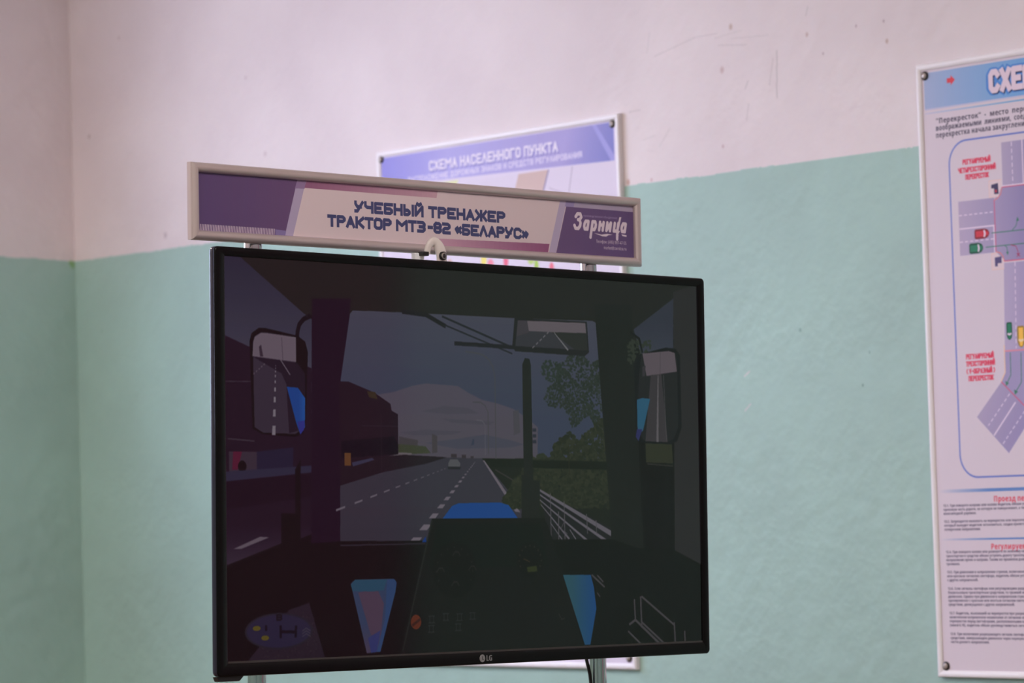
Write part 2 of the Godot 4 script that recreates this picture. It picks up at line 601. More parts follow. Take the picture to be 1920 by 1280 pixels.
func build_room() -> void:
	var tex := wall_texture()
	var wall := plaster(tex)
	var t := 0.25
	# back wall, z = 0
	var st := begin()
	wall_face(st, Vector3(0, ROOM_Y, 0), Vector3(ROOM_X, 0, 0), Vector3(0, -ROOM_Y, 0), 0.0)
	wall_face(st, Vector3(ROOM_X + t, ROOM_Y, -t), Vector3(-ROOM_X - t - 0.5, 0, 0), Vector3(0, -ROOM_Y, 0), 0.4)
	added_wall_door()
	struct("wall_back", done(st), wall, "long wall painted pale pink above and mint green below")
	# left wall, x = 0, thick, with a window near the corner
	var zs := [0.0, 0.4, 0.9, 3.3, ROOM_Z]
	var ys := [0.0, 1.45, 2.75, ROOM_Y]
	var deep := 0.3
	st = begin()
	for i in zs.size() - 1:
		for j in 3:
			if j == 1 and i == 2:
				var a := Vector3(0, ys[j + 1], zs[i + 1])
				var wide: float = zs[i + 1] - zs[i]
				var tall: float = ys[j + 1] - ys[j]
				wall_face(st, Vector3(0, a.y, zs[i]), Vector3(-deep, 0, 0), Vector3(0, -tall, 0), 0.2)
				wall_face(st, Vector3(-deep, a.y, a.z), Vector3(deep, 0, 0), Vector3(0, -tall, 0), 0.2)
				quad(st, Vector3(-deep, ys[j], zs[i]), Vector3(-deep, ys[j], a.z), Vector3(0, ys[j], a.z), Vector3(0, ys[j], zs[i]), [Vector2(0, 0.1), Vector2(0.3, 0.1), Vector2(0.3, 0.2), Vector2(0, 0.2)])
				quad(st, Vector3(0, a.y, zs[i]), Vector3(0, a.y, a.z), Vector3(-deep, a.y, a.z), Vector3(-deep, a.y, zs[i]), [Vector2(0, 0.1), Vector2(0.3, 0.1), Vector2(0.3, 0.2), Vector2(0, 0.2)])
			else:
				var span: float = zs[i + 1] - zs[i]
				wall_face(st, Vector3(0, ys[j + 1], zs[i + 1]), Vector3(0, 0, -span), Vector3(0, ys[j] - ys[j + 1], 0), 1.1 + ROOM_Z - zs[i + 1], 0.005 if i == 0 else 0.0, 0.005 if i == 1 else 0.0)
				wall_face(st, Vector3(-deep, ys[j + 1], zs[i]), Vector3(0, 0, span), Vector3(0, ys[j] - ys[j + 1], 0), 0.3)
	struct("wall_left", done(st), wall, "short wall beyond the corner, pink above and green below")
	st = begin()
	wall_face(st, Vector3(ROOM_X, ROOM_Y, 0), Vector3(0, 0, ROOM_Z), Vector3(0, -ROOM_Y, 0), 0.7)
	wall_face(st, Vector3(ROOM_X + t, ROOM_Y, ROOM_Z), Vector3(0, 0, -ROOM_Z), Vector3(0, -ROOM_Y, 0), 0.7)
	struct("wall_right", done(st), wall)
	st = begin()
	wall_face(st, Vector3(ROOM_X, ROOM_Y, ROOM_Z), Vector3(-ROOM_X, 0, 0), Vector3(0, -ROOM_Y, 0), 0.5)
	wall_face(st, Vector3(-0.5, ROOM_Y, ROOM_Z + t), Vector3(ROOM_X + 0.5 + t, 0, 0), Vector3(0, -ROOM_Y, 0), 0.5)
	struct("wall_front", done(st), wall)
	st = begin()
	box(st, Vector3(-0.5, -0.2, -t), Vector3(ROOM_X + t, 0, ROOM_Z + t))
	var boards := paint(rgb8(124, 98, 82), 0.45)
	struct("floor", done(st), boards)
	st = begin()
	box(st, Vector3(-0.5, ROOM_Y, -t), Vector3(ROOM_X + t, ROOM_Y + 0.2, ROOM_Z + t))
	var top := struct("ceiling", done(st), paint(rgb8(236, 232, 226), 0.8))
	# unseen ceiling lamps added for warm fill: a white tray, a glowing diffuser and a light of its size just below
	var tray := paint(rgb8(232, 230, 226), 0.4)
	var glow := paint(Color(0.9, 0.9, 0.88), 0.5)
	glow.emission_enabled = true
	glow.emission = FILL_LAMP_COLOR
	glow.emission_energy_multiplier = 3.0
	for x in [1.4, 5.5]:
		for z in [2.5, 5.4]:
			var lamp := obj("added_ceiling_lamp", plate(1.24, 0.34, 0.07, 0.01, 0.004), tray, top, Vector3(x, ROOM_Y, z if x < 3.0 else z - 0.5))
			lamp.rotation.x = PI / 2
			obj("added_lamp_diffuser", plate(1.18, 0.28, 0.012, 0.008, 0.003), glow, lamp, Vector3(0, 0, 0.069))
			var light := AreaLight3D.new()
			light.name = numbered("added_ceiling_lamp_light")
			light.area_size = Vector2(1.18, 0.28)
			light.light_color = FILL_LAMP_COLOR
			light.light_energy = FILL_LAMP_ENERGY
			light.area_range = 12.0
			light.area_attenuation = 2.0
			light.shadow_enabled = true
			light.position = Vector3(x, ROOM_Y - 0.09, z if x < 3.0 else z - 0.5)
			light.rotation.x = -PI / 2
			add_child(light)
	# windows: a white frame with a mullion and a transom, and glass
	var white := paint(rgb8(238, 238, 236), 0.35)
	var glass := StandardMaterial3D.new()
	glass.transparency = BaseMaterial3D.TRANSPARENCY_ALPHA
	glass.albedo_color = Color(1, 1, 1, 0.04)
	glass.roughness = 0.02
	var n := 1
	for i in [2]:
		var z0: float = zs[i]
		var z1: float = zs[i + 1]
		st = begin()
		var x0 := -0.26
		var x1 := -0.20
		box(st, Vector3(x0, 1.45, z0), Vector3(x1, 1.52, z1))
		box(st, Vector3(x0, 2.68, z0), Vector3(x1, 2.75, z1))
		box(st, Vector3(x0, 1.52, z0), Vector3(x1, 2.68, z0 + 0.07))
		box(st, Vector3(x0, 1.52, z1 - 0.07), Vector3(x1, 2.68, z1))
		box(st, Vector3(x0, 1.52, (z0 + z1) / 2 - 0.035), Vector3(x1, 2.68, (z0 + z1) / 2 + 0.035))
		var frame := struct("window_%d" % n, done(st), white)
		for k in 2:
			var za := z0 + 0.07 if k == 0 else (z0 + z1) / 2 + 0.035
			var zb := (z0 + z1) / 2 - 0.035 if k == 0 else z1 - 0.07
			st = begin()
			quad(st, Vector3(-0.23, 2.68, zb), Vector3(-0.23, 2.68, za), Vector3(-0.23, 1.52, za), Vector3(-0.23, 1.52, zb))
			obj("pane", done(st), glass, frame)
		n += 1


# ------------------------------------------------------------------ television, sign, stand
func build_stand_group() -> void:
	var turn := Basis.from_euler(Vector3(deg_to_rad(0.3816), deg_to_rad(95.4443), deg_to_rad(-1.1053)), EULER_ORDER_YXZ)
	var middle := Transform3D(turn, Vector3(3.3274, 1.3351, 1.482))        # the centre of the television's front
	build_stand(middle)
	build_television(middle)
	build_sign(middle)
	build_webcam(middle)
	build_cable(middle)


func chrome() -> StandardMaterial3D:
	return paint(rgb8(190, 190, 194), 0.06, 1.0)


func build_stand(middle: Transform3D) -> void:
	var t := thing("display_stand", "chrome twin post stand that carries the television and the title sign", "stand")
	t.transform = middle
	var metal := chrome()
	var tops := [Vector3(-0.3245, 0.372, -0.107), Vector3(0.341, 0.372, -0.107)]
	var feet := [Vector3(-0.3225, -1.28, -0.107), Vector3(0.366, -1.28, -0.107)]
	for i in 2:
		# a straight tube with a slightly domed top cap
		obj("post", tube_mesh([feet[i], feet[i].lerp(tops[i], 0.5), tops[i]], 0.0125, 32, Vector3(0, 0, 1)), metal, t)
		var cp := obj("post_cap", lathe([[0.0128, 0.0], [0.0134, 0.0015], [0.0134, 0.007], [0.009, 0.0105], [0.0, 0.012]], 28), metal, t, tops[i])
		cp.rotation.x = -PI / 2
	var dark := paint(rgb8(38, 38, 40), 0.5)
	for y in [0.1, -0.1]:
		var st := begin()
		box(st, Vector3(-0.335, y - 0.018, -0.0935), Vector3(0.36, y + 0.018, -0.0815))
		obj("mounting_bar", done(st), dark, t)
	for x in [-0.15, 0.15]:
		var st := begin()
		box(st, Vector3(x - 0.015, -0.16, -0.0815), Vector3(x + 0.015, 0.16, -0.0572))
		obj("mounting_arm", done(st), dark, t)
	for i in 2:
		var p := plate(0.06, 0.62, 0.04, 0.015, 0.004)
		var o := obj("foot", p, dark, t, feet[i] + Vector3(0, -0.04, 0))
		o.rotation.x = -PI / 2


func build_television(middle: Transform3D) -> void:
	var t := thing("television", "large flat black television showing a tractor cab driving view, on chrome posts", "television")
	t.transform = middle
	var w := 0.484
	var h := 0.28198
	var gloss := paint(rgb8(13, 11, 13), 0.28)
	gloss.metallic_specular = 0.27
	# inner opening, a little larger than the lit picture
	var l := -0.4665
	var r := 0.4690
	var b := -0.2650
	var top := 0.2695
	var st := begin()
	var rings := []
	for s in [[0.0012, -0.0030], [0.0, -0.0026], [0.0, -0.0020], [0.0009, -0.0006], [0.0026, 0.0]]:
		rings.append(round_rect(-w + s[0], w - s[0], -h + s[0], h - s[0], 0.0065 - s[0] * 0.6, s[1], 6))
	rings.append(round_rect(l - 0.0012, r + 0.0012, b - 0.0012, top + 0.0012, 0.0008, 0.0, 6))
	rings.append(round_rect(l, r, b, top, 0.0005, -0.0012, 6))
	rings.append(round_rect(l, r, b, top, 0.0005, -0.0032, 6))
	loft(st, rings, true)
	obj("bezel", done(st), gloss, t)
	# the band round the side, its violet standing in for reflected window light
	st = begin()
	rings = []
	for s in [[0.004, -0.0125], [0.0008, -0.0117], [0.0001, -0.0104], [0.0001, -0.0034], [0.0008, -0.0029]]:
		rings.append(round_rect(-w + s[0], w - s[0], -h + s[0], h - s[0], 0.0065 - s[0] * 0.6, s[1], 6))
	loft(st, rings, true)
	var satin := paint(rgb8(44, 41, 62), 0.3)
	satin.metallic_specular = 0.5
	obj("side_band", done(st), satin, t)
	# the rear shell
	st = begin()
	rings = []
	for s in [[0.004, -0.0125], [0.006, -0.014], [0.05, -0.028], [0.075, -0.05], [0.085, -0.0565]]:
		rings.append(round_rect(-w + s[0], w - s[0], -h + s[0], h - s[0], 0.012, s[1], 6))
	rings.reverse()
	loft(st, rings, true)
	cap(st, rings[0], false)
	obj("rear_shell", done(st), paint(rgb8(24, 23, 25), 0.5), t)
	# the lit picture
	var screen := StandardMaterial3D.new()
	screen.albedo_color = rgb8(8, 8, 9)
	screen.roughness = 0.1
	screen.metallic_specular = 0.45
	screen.emission_enabled = true
	screen.emission = Color.WHITE
	screen.emission_operator = BaseMaterial3D.EMISSION_OP_MULTIPLY
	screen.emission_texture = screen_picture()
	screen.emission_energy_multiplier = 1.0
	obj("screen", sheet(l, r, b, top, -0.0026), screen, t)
	# the thin satin strip under the picture
	st = begin()
	box(st, Vector3(l + 0.001, b, -0.0025), Vector3(r - 0.001, b + 0.0026, -0.0012))
	obj("lower_strip", done(st), paint(rgb8(58, 52, 52), 0.4), t)
	# maker's emblem and letters
	var silver := paint(rgb8(150, 148, 150), 0.35, 0.4)
	var em := Vector3(0.0013, -0.2735, 0.0)
	var disc := obj("emblem", lathe([[0.0054, 0.0], [0.0054, 0.0004], [0.005, 0.0006]], 28), silver, t, em)
	st = begin()
	box(st, Vector3(-0.0006, -0.002, 0.0006), Vector3(0.0004, 0.003, 0.0009))
	box(st, Vector3(0.0004, -0.002, 0.0006), Vector3(0.0024, -0.001, 0.0009))
	obj("emblem_mark", done(st), paint(rgb8(60, 56, 58), 0.4), disc)
	var tm := TextMesh.new()
	tm.font = bold_font
	tm.text = "LG"
	tm.font_size = 32
	tm.pixel_size = 0.0078 / 23.0
	tm.depth = 0.0005
	tm.horizontal_alignment = HORIZONTAL_ALIGNMENT_LEFT
	var lg := obj("lettering", tm, silver, t, em + Vector3(0.0072, 0, 0.0003))
	lg.scale = Vector3(0.92, 1, 1)
	# the stub of the removed foot under the left end
	st = begin()
	var rr := []
	for s in [[-0.4825, -0.4365, -0.2822], [-0.4795, -0.4435, -0.2882], [-0.4785, -0.4445, -0.2885]]:
		rr.append(PackedVector3Array([Vector3(s[0], s[2], -0.004), Vector3(s[1], s[2], -0.004), Vector3(s[1], s[2], -0.0125), Vector3(s[0], s[2], -0.0125)]))
	loft(st, rr, true, false)
	cap(st, rr[2], true)
	obj("foot_socket", done(st), paint(rgb8(14, 14, 18), 0.4), t)


# light that leaves the picture, less what the glossy screen reflects of the room
func lit(r: float, g: float, b: float) -> Color:
	var c := rgb8(r, g, b).srgb_to_linear()
	var veil := 0.0115
	return Color(maxf(c.r - veil, 0.0), maxf(c.g - veil, 0.0), maxf(c.b - veil, 0.0)).linear_to_srgb()


func screen_picture() -> ImageTexture:
	var im := canvas(1024, 576, lit(29, 28, 29))
	# roof lining
	poly(im, [-22, -14, 1067, -33, 1039, 21, 881, 95, 226, 76, 141, 79], lit(36, 36, 35))
	# side window on the left: sky, then dark buildings
	poly_ramp(im, [-22, -7, 30, -1, 152, 75, 170, 84, 166, 318, -6, 401, -15, 318], Vector2(0, 0), Vector2(0, 160), lit(44, 44, 56), lit(60, 60, 72))
	poly(im, [-13, 108, 5, 114, 58, 131, 168, 155, 165, 395, -17, 431], lit(36, 31, 38))
	line(im, [1, 178, 52, 177], 1.2, lit(56, 52, 58))
	line(im, [5, 259, 56, 262], 1.5, lit(60, 56, 62))
	poly(im, [7, 277, 60, 277, 60, 304, 7, 306], lit(52, 46, 54))
	poly(im, [15, 277, 32, 277, 23, 303, 13, 303], lit(74, 34, 48))
	poly(im, [60, 277, 131, 270, 130, 298, 60, 303], lit(36, 36, 50))
	var wheel: Array = [32, 298]
	oval(im, wheel[0], wheel[1], 8, 8, lit(24, 22, 26))
	poly(im, [-5, 306, 166, 296, 166, 306, -5, 320], lit(44, 44, 58))
	poly(im, [-5, 320, 166, 308, 165, 341, -6, 360], lit(33, 29, 34))
	poly_ramp(im, [-6, 360, 165, 341, 165, 395, 106, 413, -2, 440], Vector2(0, 380), Vector2(0, 450), lit(36, 31, 38), lit(54, 48, 58))
	poly(im, [14, 415, 65, 398, 83, 399, 29, 415], lit(84, 76, 84))
	# the lining below the side window
	poly(im, [-17, 443, 106, 408, 200, 403, 221, 442, 219, 581, -18, 580], lit(27, 24, 26))
	# front pillar
	poly(im, [170, 54, 248, 51, 244, 83, 222, 411, 164, 418], lit(34, 29, 36))
	poly(im, [106, 365, 134, 365, 133, 417, 106, 417], lit(26, 23, 26))
	poly(im, [134, 302, 145, 287, 143, 418, 133, 417], lit(27, 24, 28))
	line(im, [167, 79, 154, 84, 145, 92, 141, 103, 140, 117], 7.0, lit(28, 25, 30))
	# mirror on the left
	var mirror := [[48, 120, 52, 108, 66, 100, 79, 100, 141, 109, 156, 117, 161, 132, 156, 233, 150, 250, 135, 255, 71, 252, 52, 244], [54, 121, 58, 112, 70, 106, 81, 106, 138, 111, 137, 148, 155, 163, 154, 225, 146, 245, 135, 251, 73, 250, 56, 242]]
	poly(im, mirror[0], lit(26, 23, 28))
	poly(im, mirror[1], lit(50, 46, 55))
	poly(im, [55, 121, 58, 113, 70, 107, 81, 107, 138, 111, 138, 147, 53, 141], lit(90, 80, 90))
	poly(im, [53, 141, 140, 148, 155, 163, 155, 225, 146, 245, 123, 250, 120, 210, 119, 180, 109, 164], lit(36, 33, 40))
	poly(im, [66, 127, 70, 124, 74, 141, 68, 141], lit(50, 44, 52))
	line(im, [110, 112, 112, 146], 1.0, lit(66, 58, 68))
	line(im, [107, 144, 126, 166], 2.0, lit(84, 76, 84))
	dashes(im, [77, 151, 54, 167], 1.6, 3.0, 3.0, lit(84, 76, 84))
	road_dashes(im, [93, 253, 98, 151], 7.0, 1.2, 9, 0.76, lit(104, 98, 106))
	poly_ramp(im, [119, 183, 141, 184, 155, 199, 154, 241, 145, 252, 137, 235], Vector2(140, 0), Vector2(166, 0), lit(30, 60, 116), lit(38, 84, 144), 10)
	poly(im, [139, 233, 154, 231, 152, 245, 145, 252], lit(44, 48, 110))
	# the view through the windscreen
	var glass_area: Array = [246, 73, 252, 68, 369, 67, 617, 67, 772, 65, 784, 69, 807, 411, 222, 411, 225, 174]
	poly_ramp(im, glass_area, Vector2(0, 70), Vector2(0, 230), lit(63, 64, 76), lit(55, 60, 76))
	poly_ramp(im, [290, 192, 334, 186, 373, 176, 401, 172, 435, 173, 469, 174, 492, 184, 521, 194, 555, 199, 591, 207, 620, 220, 644, 234, 642, 283, 288, 286], Vector2(0, 215), Vector2(0, 350), lit(73, 69, 79), lit(72, 67, 75), 40)
	for s in [[389, 214, 440, 205, 491, 207, 514, 215, 445, 217], [344, 246, 400, 241, 479, 243, 456, 248, 377, 250], [434, 224, 549, 227, 537, 232, 457, 230]]:
		poly(im, s, lit(68, 65, 75))
	poly(im, [399, 261, 468, 254, 525, 247, 584, 255, 613, 261, 583, 266, 467, 269], lit(64, 64, 76))
	# town far off
	for s in [[344, 252, 383, 257, 382, 273, 343, 274], [413, 247, 424, 250, 424, 275, 413, 276], [456, 277, 465, 277, 465, 283, 456, 283]]:
		poly(im, s, lit(62, 58, 62))
	poly(im, [341, 263, 399, 266, 410, 276, 341, 279], lit(56, 60, 48))
	for k in 34:
		var x := 335.0 + k * 5.6 + rng.randf() * 3.0
		poly(im, [x, 338 - rng.randf() * 10.0, x + 4.5, 336 - rng.randf() * 8.0, x + 4.5, 352, x, 352], lit(60 + rng.randf() * 24.0, 58 + rng.randf() * 18.0, 62 + rng.randf() * 18.0))
	poly(im, [332, 275, 370, 276, 370, 284, 332, 285], lit(86, 80, 84))
	# road, verge and lanes
	poly_ramp(im, [223, 302, 288, 291, 388, 282, 507, 283, 527, 283, 629, 366, 652, 413, 222, 411], Vector2(0, 350), Vector2(0, 500), lit(52, 50, 58), lit(46, 46, 54))
	poly(im, [223, 288, 354, 279, 444, 282, 399, 292, 310, 305, 223, 325], lit(36, 32, 36))
	poly(im, [519, 283, 814, 282, 811, 413, 652, 413, 617, 366], lit(34, 36, 33))
	# buildings on the left
	poly(im, [223, 173, 242, 173, 294, 188, 327, 204, 329, 214, 342, 219, 342, 278, 223, 296], lit(36, 31, 36))
	poly(im, [279, 186, 296, 187, 301, 198, 283, 195], lit(52, 46, 36))
	poly(im, [226, 260, 333, 252, 341, 262, 341, 278, 226, 285], lit(28, 25, 32))
	line(im, [267, 237, 342, 237], 1.0, lit(46, 42, 48))
	line(im, [307, 219, 307, 302], 1.2, lit(46, 40, 46))
	poly(im, [232, 277, 245, 277, 245, 296, 232, 296], lit(84, 58, 40))
	poly(im, [247, 291, 288, 284, 293, 287, 249, 297], lit(50, 50, 68))
	road_dashes(im, [214, 361, 444, 298], 3.4, 0.8, 13, 0.86, lit(90, 84, 92), true)
	road_dashes(im, [369, 412, 505, 288], 20.0, 1.4, 17, 0.84, lit(94, 88, 96))
	poly(im, [521, 286, 525, 286, 602, 365, 591, 364], lit(92, 86, 94))
	line(im, [548, 300, 600, 321], 2.0, lit(54, 52, 52))
	# traffic ahead
	poly(im, [447, 291, 451, 285, 467, 285, 473, 291, 471, 299, 447, 299], lit(74, 74, 78))
	poly(im, [446, 296, 474, 296, 472, 300, 446, 300], lit(40, 40, 44))
	for s in [[453, 277, 465, 277, 465, 282, 453, 282], [476, 278, 485, 278, 485, 283, 476, 283], [495, 280, 502, 280, 501, 283, 495, 283]]:
		poly(im, s, lit(52, 46, 50))
	# trees on the right: many small tufts, thinner towards the top
	for k in 2600:
		var u := rng.randf()
		var x := lerpf(566, 806, u)
		var crown := 348.0 - 128.0 * pow(u, 0.55) + sin(u * 19.0) * 9.0 + sin(u * 47.0) * 5.0
		var y := lerpf(crown, 358, pow(rng.randf(), 0.9))
		var g := rng.randf_range(-5, 6)
		oval(im, x, y, rng.randf_range(2, 6), rng.randf_range(1.5, 4), lit(42 + g, 45 + g, 37 + g * 0.6))
	for k in 1500:
		var a := rng.randf() * TAU
		var d := sqrt(rng.randf())
		var x := 745.0 + cos(a) * d * (74.0 + 16.0 * sin(a * 5.0))
		var y := 172.0 + sin(a) * d * (54.0 + 10.0 * sin(a * 7.0 + 1.0))
		if x < 806:
			var g := rng.randf_range(-4, 4)
			oval(im, x, y, rng.randf_range(1.0, 3.4), rng.randf_range(0.8, 2.4), lit(43 + g, 48 + g, 44 + g))
	for k in 160:
		var a := rng.randf() * TAU
		var d := sqrt(rng.randf())
		oval(im, 678 + cos(a) * d * 26, 146 + sin(a) * d * 17, rng.randf_range(1, 3), rng.randf_range(0.8, 2.2), lit(44, 50, 46))
	poly(im, [589, 210, 602, 208, 604, 243, 590, 247], lit(66, 64, 70))
	for k in 3:
		poly(im, [632, 236 + k * 9, 640, 236 + k * 9, 640, 241 + k * 9, 632, 241 + k * 9], lit(44, 46, 54))
	poly(im, [527, 284, 814, 286, 813, 299, 542, 296], lit(32, 34, 31))
	line(im, [713, 262, 714, 308], 2.0, lit(42, 42, 34))
	# street lamps
	for s in [[[486, 122, 504, 123, 522, 125, 537, 132, 546, 144, 550, 159, 550, 284], 2.0], [[501, 198, 518, 198, 528, 203, 534, 213, 534, 276], 1.6], [[508, 225, 521, 226, 527, 232, 527, 278], 1.2]]:
		line(im, s[0], s[1], lit(84, 82, 88) if s[1] < 1.5 else lit(64, 64, 68))
	poly(im, [500, 254, 503, 254, 503, 262, 496, 264], lit(50, 56, 70))
	# railing on the right
	poly(im, [644, 330, 811, 391, 811, 413, 669, 412], lit(36, 36, 38))
	for s in [[[646, 331, 811, 400], 3.0, 7.0], [[646, 338, 798, 411], 2.0, 4.5], [[646, 346, 755, 411], 1.6, 3.6], [[648, 353, 712, 407], 1.2, 3.0], [[669, 381, 698, 410], 1.2, 2.0], [[713, 392, 730, 411], 1.4, 2.0]]:
		line(im, s[0], s[1] * 1.2, lit(86, 82, 90), s[2] * 1.2)
	for s in [[670, 336, 671, 410], [701, 348, 702, 410], [752, 368, 754, 399], [688, 364, 688, 410], [774, 378, 775, 399]]:
		line(im, s, 1.8, lit(74, 70, 76))
	line(im, [703, 377, 693, 391, 708, 399], 1.4, lit(70, 66, 72))
	# windscreen frame: pillar on the right, sill, exhaust, wipers
	poly(im, [777, 39, 864, 36, 886, 434, 810, 433, 807, 366], lit(33, 34, 33))
	poly(im, [-28, 580, 222, 411, 222, 406, 811, 408, 886, 426, 869, 594], lit(27, 26, 27))
	poly(im, [-17, 443, 106, 411, 222, 406, 1041, 427, 1036, 616, -18, 580], lit(27, 26, 27))
	line(im, [222, 412, 397, 411], 2.0, lit(46, 42, 50))
	poly(im, [611, 138, 617, 128, 627, 129, 630, 139, 632, 316, 647, 316, 645, 386, 605, 386, 606, 308, 611, 308], lit(35, 36, 35))
	line(im, [353, 66, 403, 69, 445, 85], 6.5, lit(34, 34, 36))
	line(im, [443, 83, 589, 122], 2.2, lit(38, 39, 42))
	line(im, [437, 70, 598, 115], 3.0, lit(38, 39, 42))
	line(im, [463, 110, 596, 112], 6.0, lit(36, 36, 39))
	# mirror over the windscreen
	poly(im, [595, 67, 759, 67, 763, 115, 753, 121, 596, 118, 589, 112], lit(36, 36, 37))
	poly(im, [602, 70, 757, 69, 759, 112, 596, 110], lit(50, 50, 55))
	poly(im, [617, 70, 755, 69, 757, 85, 671, 86, 620, 86, 604, 80], lit(88, 80, 86))
	poly(im, [602, 70, 623, 70, 627, 88, 599, 95], lit(58, 55, 60))
	poly(im, [678, 86, 757, 85, 759, 112, 729, 111], lit(42, 43, 42))
	dashes(im, [634, 112, 671, 86], 2.0, 6.0, 4.0, lit(92, 90, 94))
	line(im, [715, 113, 683, 86], 3.2, lit(94, 92, 96), 1.4)
	# side window and mirror on the right
	poly_ramp(im, [869, 75, 966, 22, 963, 135, 893, 137], Vector2(0, 60), Vector2(0, 150), lit(48, 50, 60), lit(58, 62, 72))
	for k in 90:
		oval(im, rng.randf_range(856, 908), rng.randf_range(92, 130), rng.randf_range(1.5, 5), rng.randf_range(1.5, 3.5), lit(46, 50, 44))
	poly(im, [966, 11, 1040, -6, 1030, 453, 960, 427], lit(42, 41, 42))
	poly(im, [893, 256, 957, 257, 959, 288, 894, 287], lit(46, 47, 38))
	line(im, [897, 289, 959, 292], 1.6, lit(56, 56, 52))
	line(im, [861, 80, 882, 90, 889, 112], 4.0, lit(30, 30, 31))
	poly(im, [868, 129, 876, 116, 945, 102, 969, 103, 980, 113, 981, 230, 970, 252, 949, 257, 883, 255, 871, 241], lit(30, 30, 32))
	poly(im, [887, 114, 953, 107, 969, 110, 973, 123, 973, 230, 962, 249, 941, 254, 888, 251, 873, 231, 880, 146], lit(36, 36, 38))
	poly(im, [889, 113, 953, 107, 967, 110, 972, 140, 898, 149], lit(82, 74, 80))
	poly(im, [888, 134, 896, 132, 895, 149, 888, 150], lit(50, 48, 52))
	line(im, [932, 108, 931, 145], 1.0, lit(64, 58, 64))
	poly(im, [908, 147, 934, 145, 947, 254, 893, 253], lit(54, 51, 54))
	line(im, [926, 147, 922, 254], 2.0, lit(84, 80, 84), 5.5)
	line(im, [939, 146, 944, 252], 1.4, lit(66, 64, 66))
	poly_ramp(im, [874, 187, 887, 184, 906, 185, 888, 236, 875, 244], Vector2(0, 222), Vector2(0, 285), lit(42, 78, 100), lit(58, 72, 98))
	poly(im, [873, 234, 886, 234, 877, 253, 870, 246], lit(42, 42, 80))
	# bonnet and dashboard
	poly_ramp(im, [431, 376, 454, 355, 468, 351, 558, 350, 577, 354, 600, 377], Vector2(0, 395), Vector2(0, 425), lit(31, 62, 116), lit(27, 52, 102))
	poly(im, [389, 409, 397, 400, 399, 409], lit(28, 50, 104))
	poly(im, [411, 374, 655, 374, 664, 386, 750, 575, 341, 573, 350, 546], lit(30, 30, 30))
	line(im, [411, 376, 347, 569], 3.0, lit(38, 39, 38))
	poly(im, [420, 382, 648, 382, 663, 448, 403, 449], lit(28, 30, 29))
	for s in [[[458, 451], 47.0], [[623, 438], 30.0]]:
		var big: bool = s[1] > 40.0
		oval(im, s[0][0], s[0][1], s[1], s[1] * 0.9, lit(26, 26, 26))
		for k in 11:
			var a := PI * (0.85 + 1.3 * k / 10.0)
			oval(im, s[0][0] + cos(a) * s[1] * 0.82, s[0][1] + sin(a) * s[1] * 0.72, 1.6, 1.6, lit(44, 42, 38) if not big else lit(36, 36, 36))
	for s in [[462, 427], [428, 451], [496, 449], [459, 472]]:
		line(im, [s[0] - 8, s[1] + 3, s[0] - 3, s[1] - 3, s[0] + 4, s[1] - 3, s[0] + 8, s[1] + 3], 1.6, lit(44, 42, 42))
	var needle: Array = [622, 441, 608, 436]
	line(im, needle, 1.6, lit(60, 50, 36))
	poly(im, [615, 449, 637, 447, 639, 456, 617, 457], lit(46, 50, 34))
	# lamps and switches
	var warn: Array = [375, 527]
	oval(im, warn[0], warn[1], 11, 11, lit(80, 42, 33))
	line(im, [367, 532, 384, 523], 4.0, lit(52, 34, 32))
	for s in [[408, 524], [407, 538], [438, 521], [467, 522], [495, 521], [464, 537]]:
		var x: float = s[0]
		var y: float = s[1]
		line(im, [x - 7, y - 5, x + 7, y - 5], 1.4, lit(52, 54, 56))
		line(im, [x - 7, y + 5, x + 7, y + 5], 1.4, lit(52, 54, 56))
		line(im, [x - 4, y - 5, x - 4, y + 5], 1.4, lit(50, 52, 54))
		line(im, [x + 4, y - 5, x + 4, y + 5], 1.4, lit(50, 52, 54))
	line(im, [685, 522, 692, 531, 700, 529], 2.0, lit(46, 46, 46))
	# blue panels beside the dashboard
	poly_ramp(im, [242, 468, 251, 462, 329, 462, 336, 468, 333, 481, 297, 569, 273, 570], Vector2(0, 525), Vector2(0, 576), lit(48, 58, 80), lit(66, 56, 70))
	poly(im, [257, 481, 296, 477, 309, 498, 302, 544, 282, 544], lit(68, 57, 70))
	poly_ramp(im, [242, 470, 251, 462, 316, 463, 309, 479, 285, 480, 246, 479], Vector2(0, 526), Vector2(0, 548), lit(40, 66, 84), lit(56, 62, 80), 12)
	poly_ramp(im, [316, 463, 332, 463, 336, 468, 333, 482, 301, 569, 293, 569, 311, 521], Vector2(330, 0), Vector2(365, 0), lit(44, 62, 92), lit(30, 40, 96), 10)
	poly(im, [276, 548, 302, 537, 293, 569, 282, 570], lit(46, 52, 90))
	poly_ramp(im, [696, 462, 760, 463, 767, 483, 772, 516, 757, 572, 744, 572], Vector2(715, 0), Vector2(775, 0), lit(44, 72, 84), lit(32, 62, 108))
	# railing seen low on the right
	for s in [[[878, 499, 957, 547], 2.6], [[876, 499, 878, 549], 2.6], [[861, 503, 863, 538], 2.4], [[848, 543, 863, 536, 920, 575], 3.0], [[878, 540, 931, 575], 2.6], [[956, 542, 958, 576], 2.6], [[981, 556, 982, 577], 2.4], [[845, 553, 875, 574], 2.4], [[762, 463, 792, 483], 2.2], [[775, 464, 789, 475], 2.0], [[774, 491, 781, 498], 1.8]]:
		line(im, s[0], s[1] * 1.45, lit(60, 57, 60))
	# gear hint in the lower left corner
	poly(im, [38, 575, 120, 503, 159, 494, 190, 575], lit(40, 36, 42))
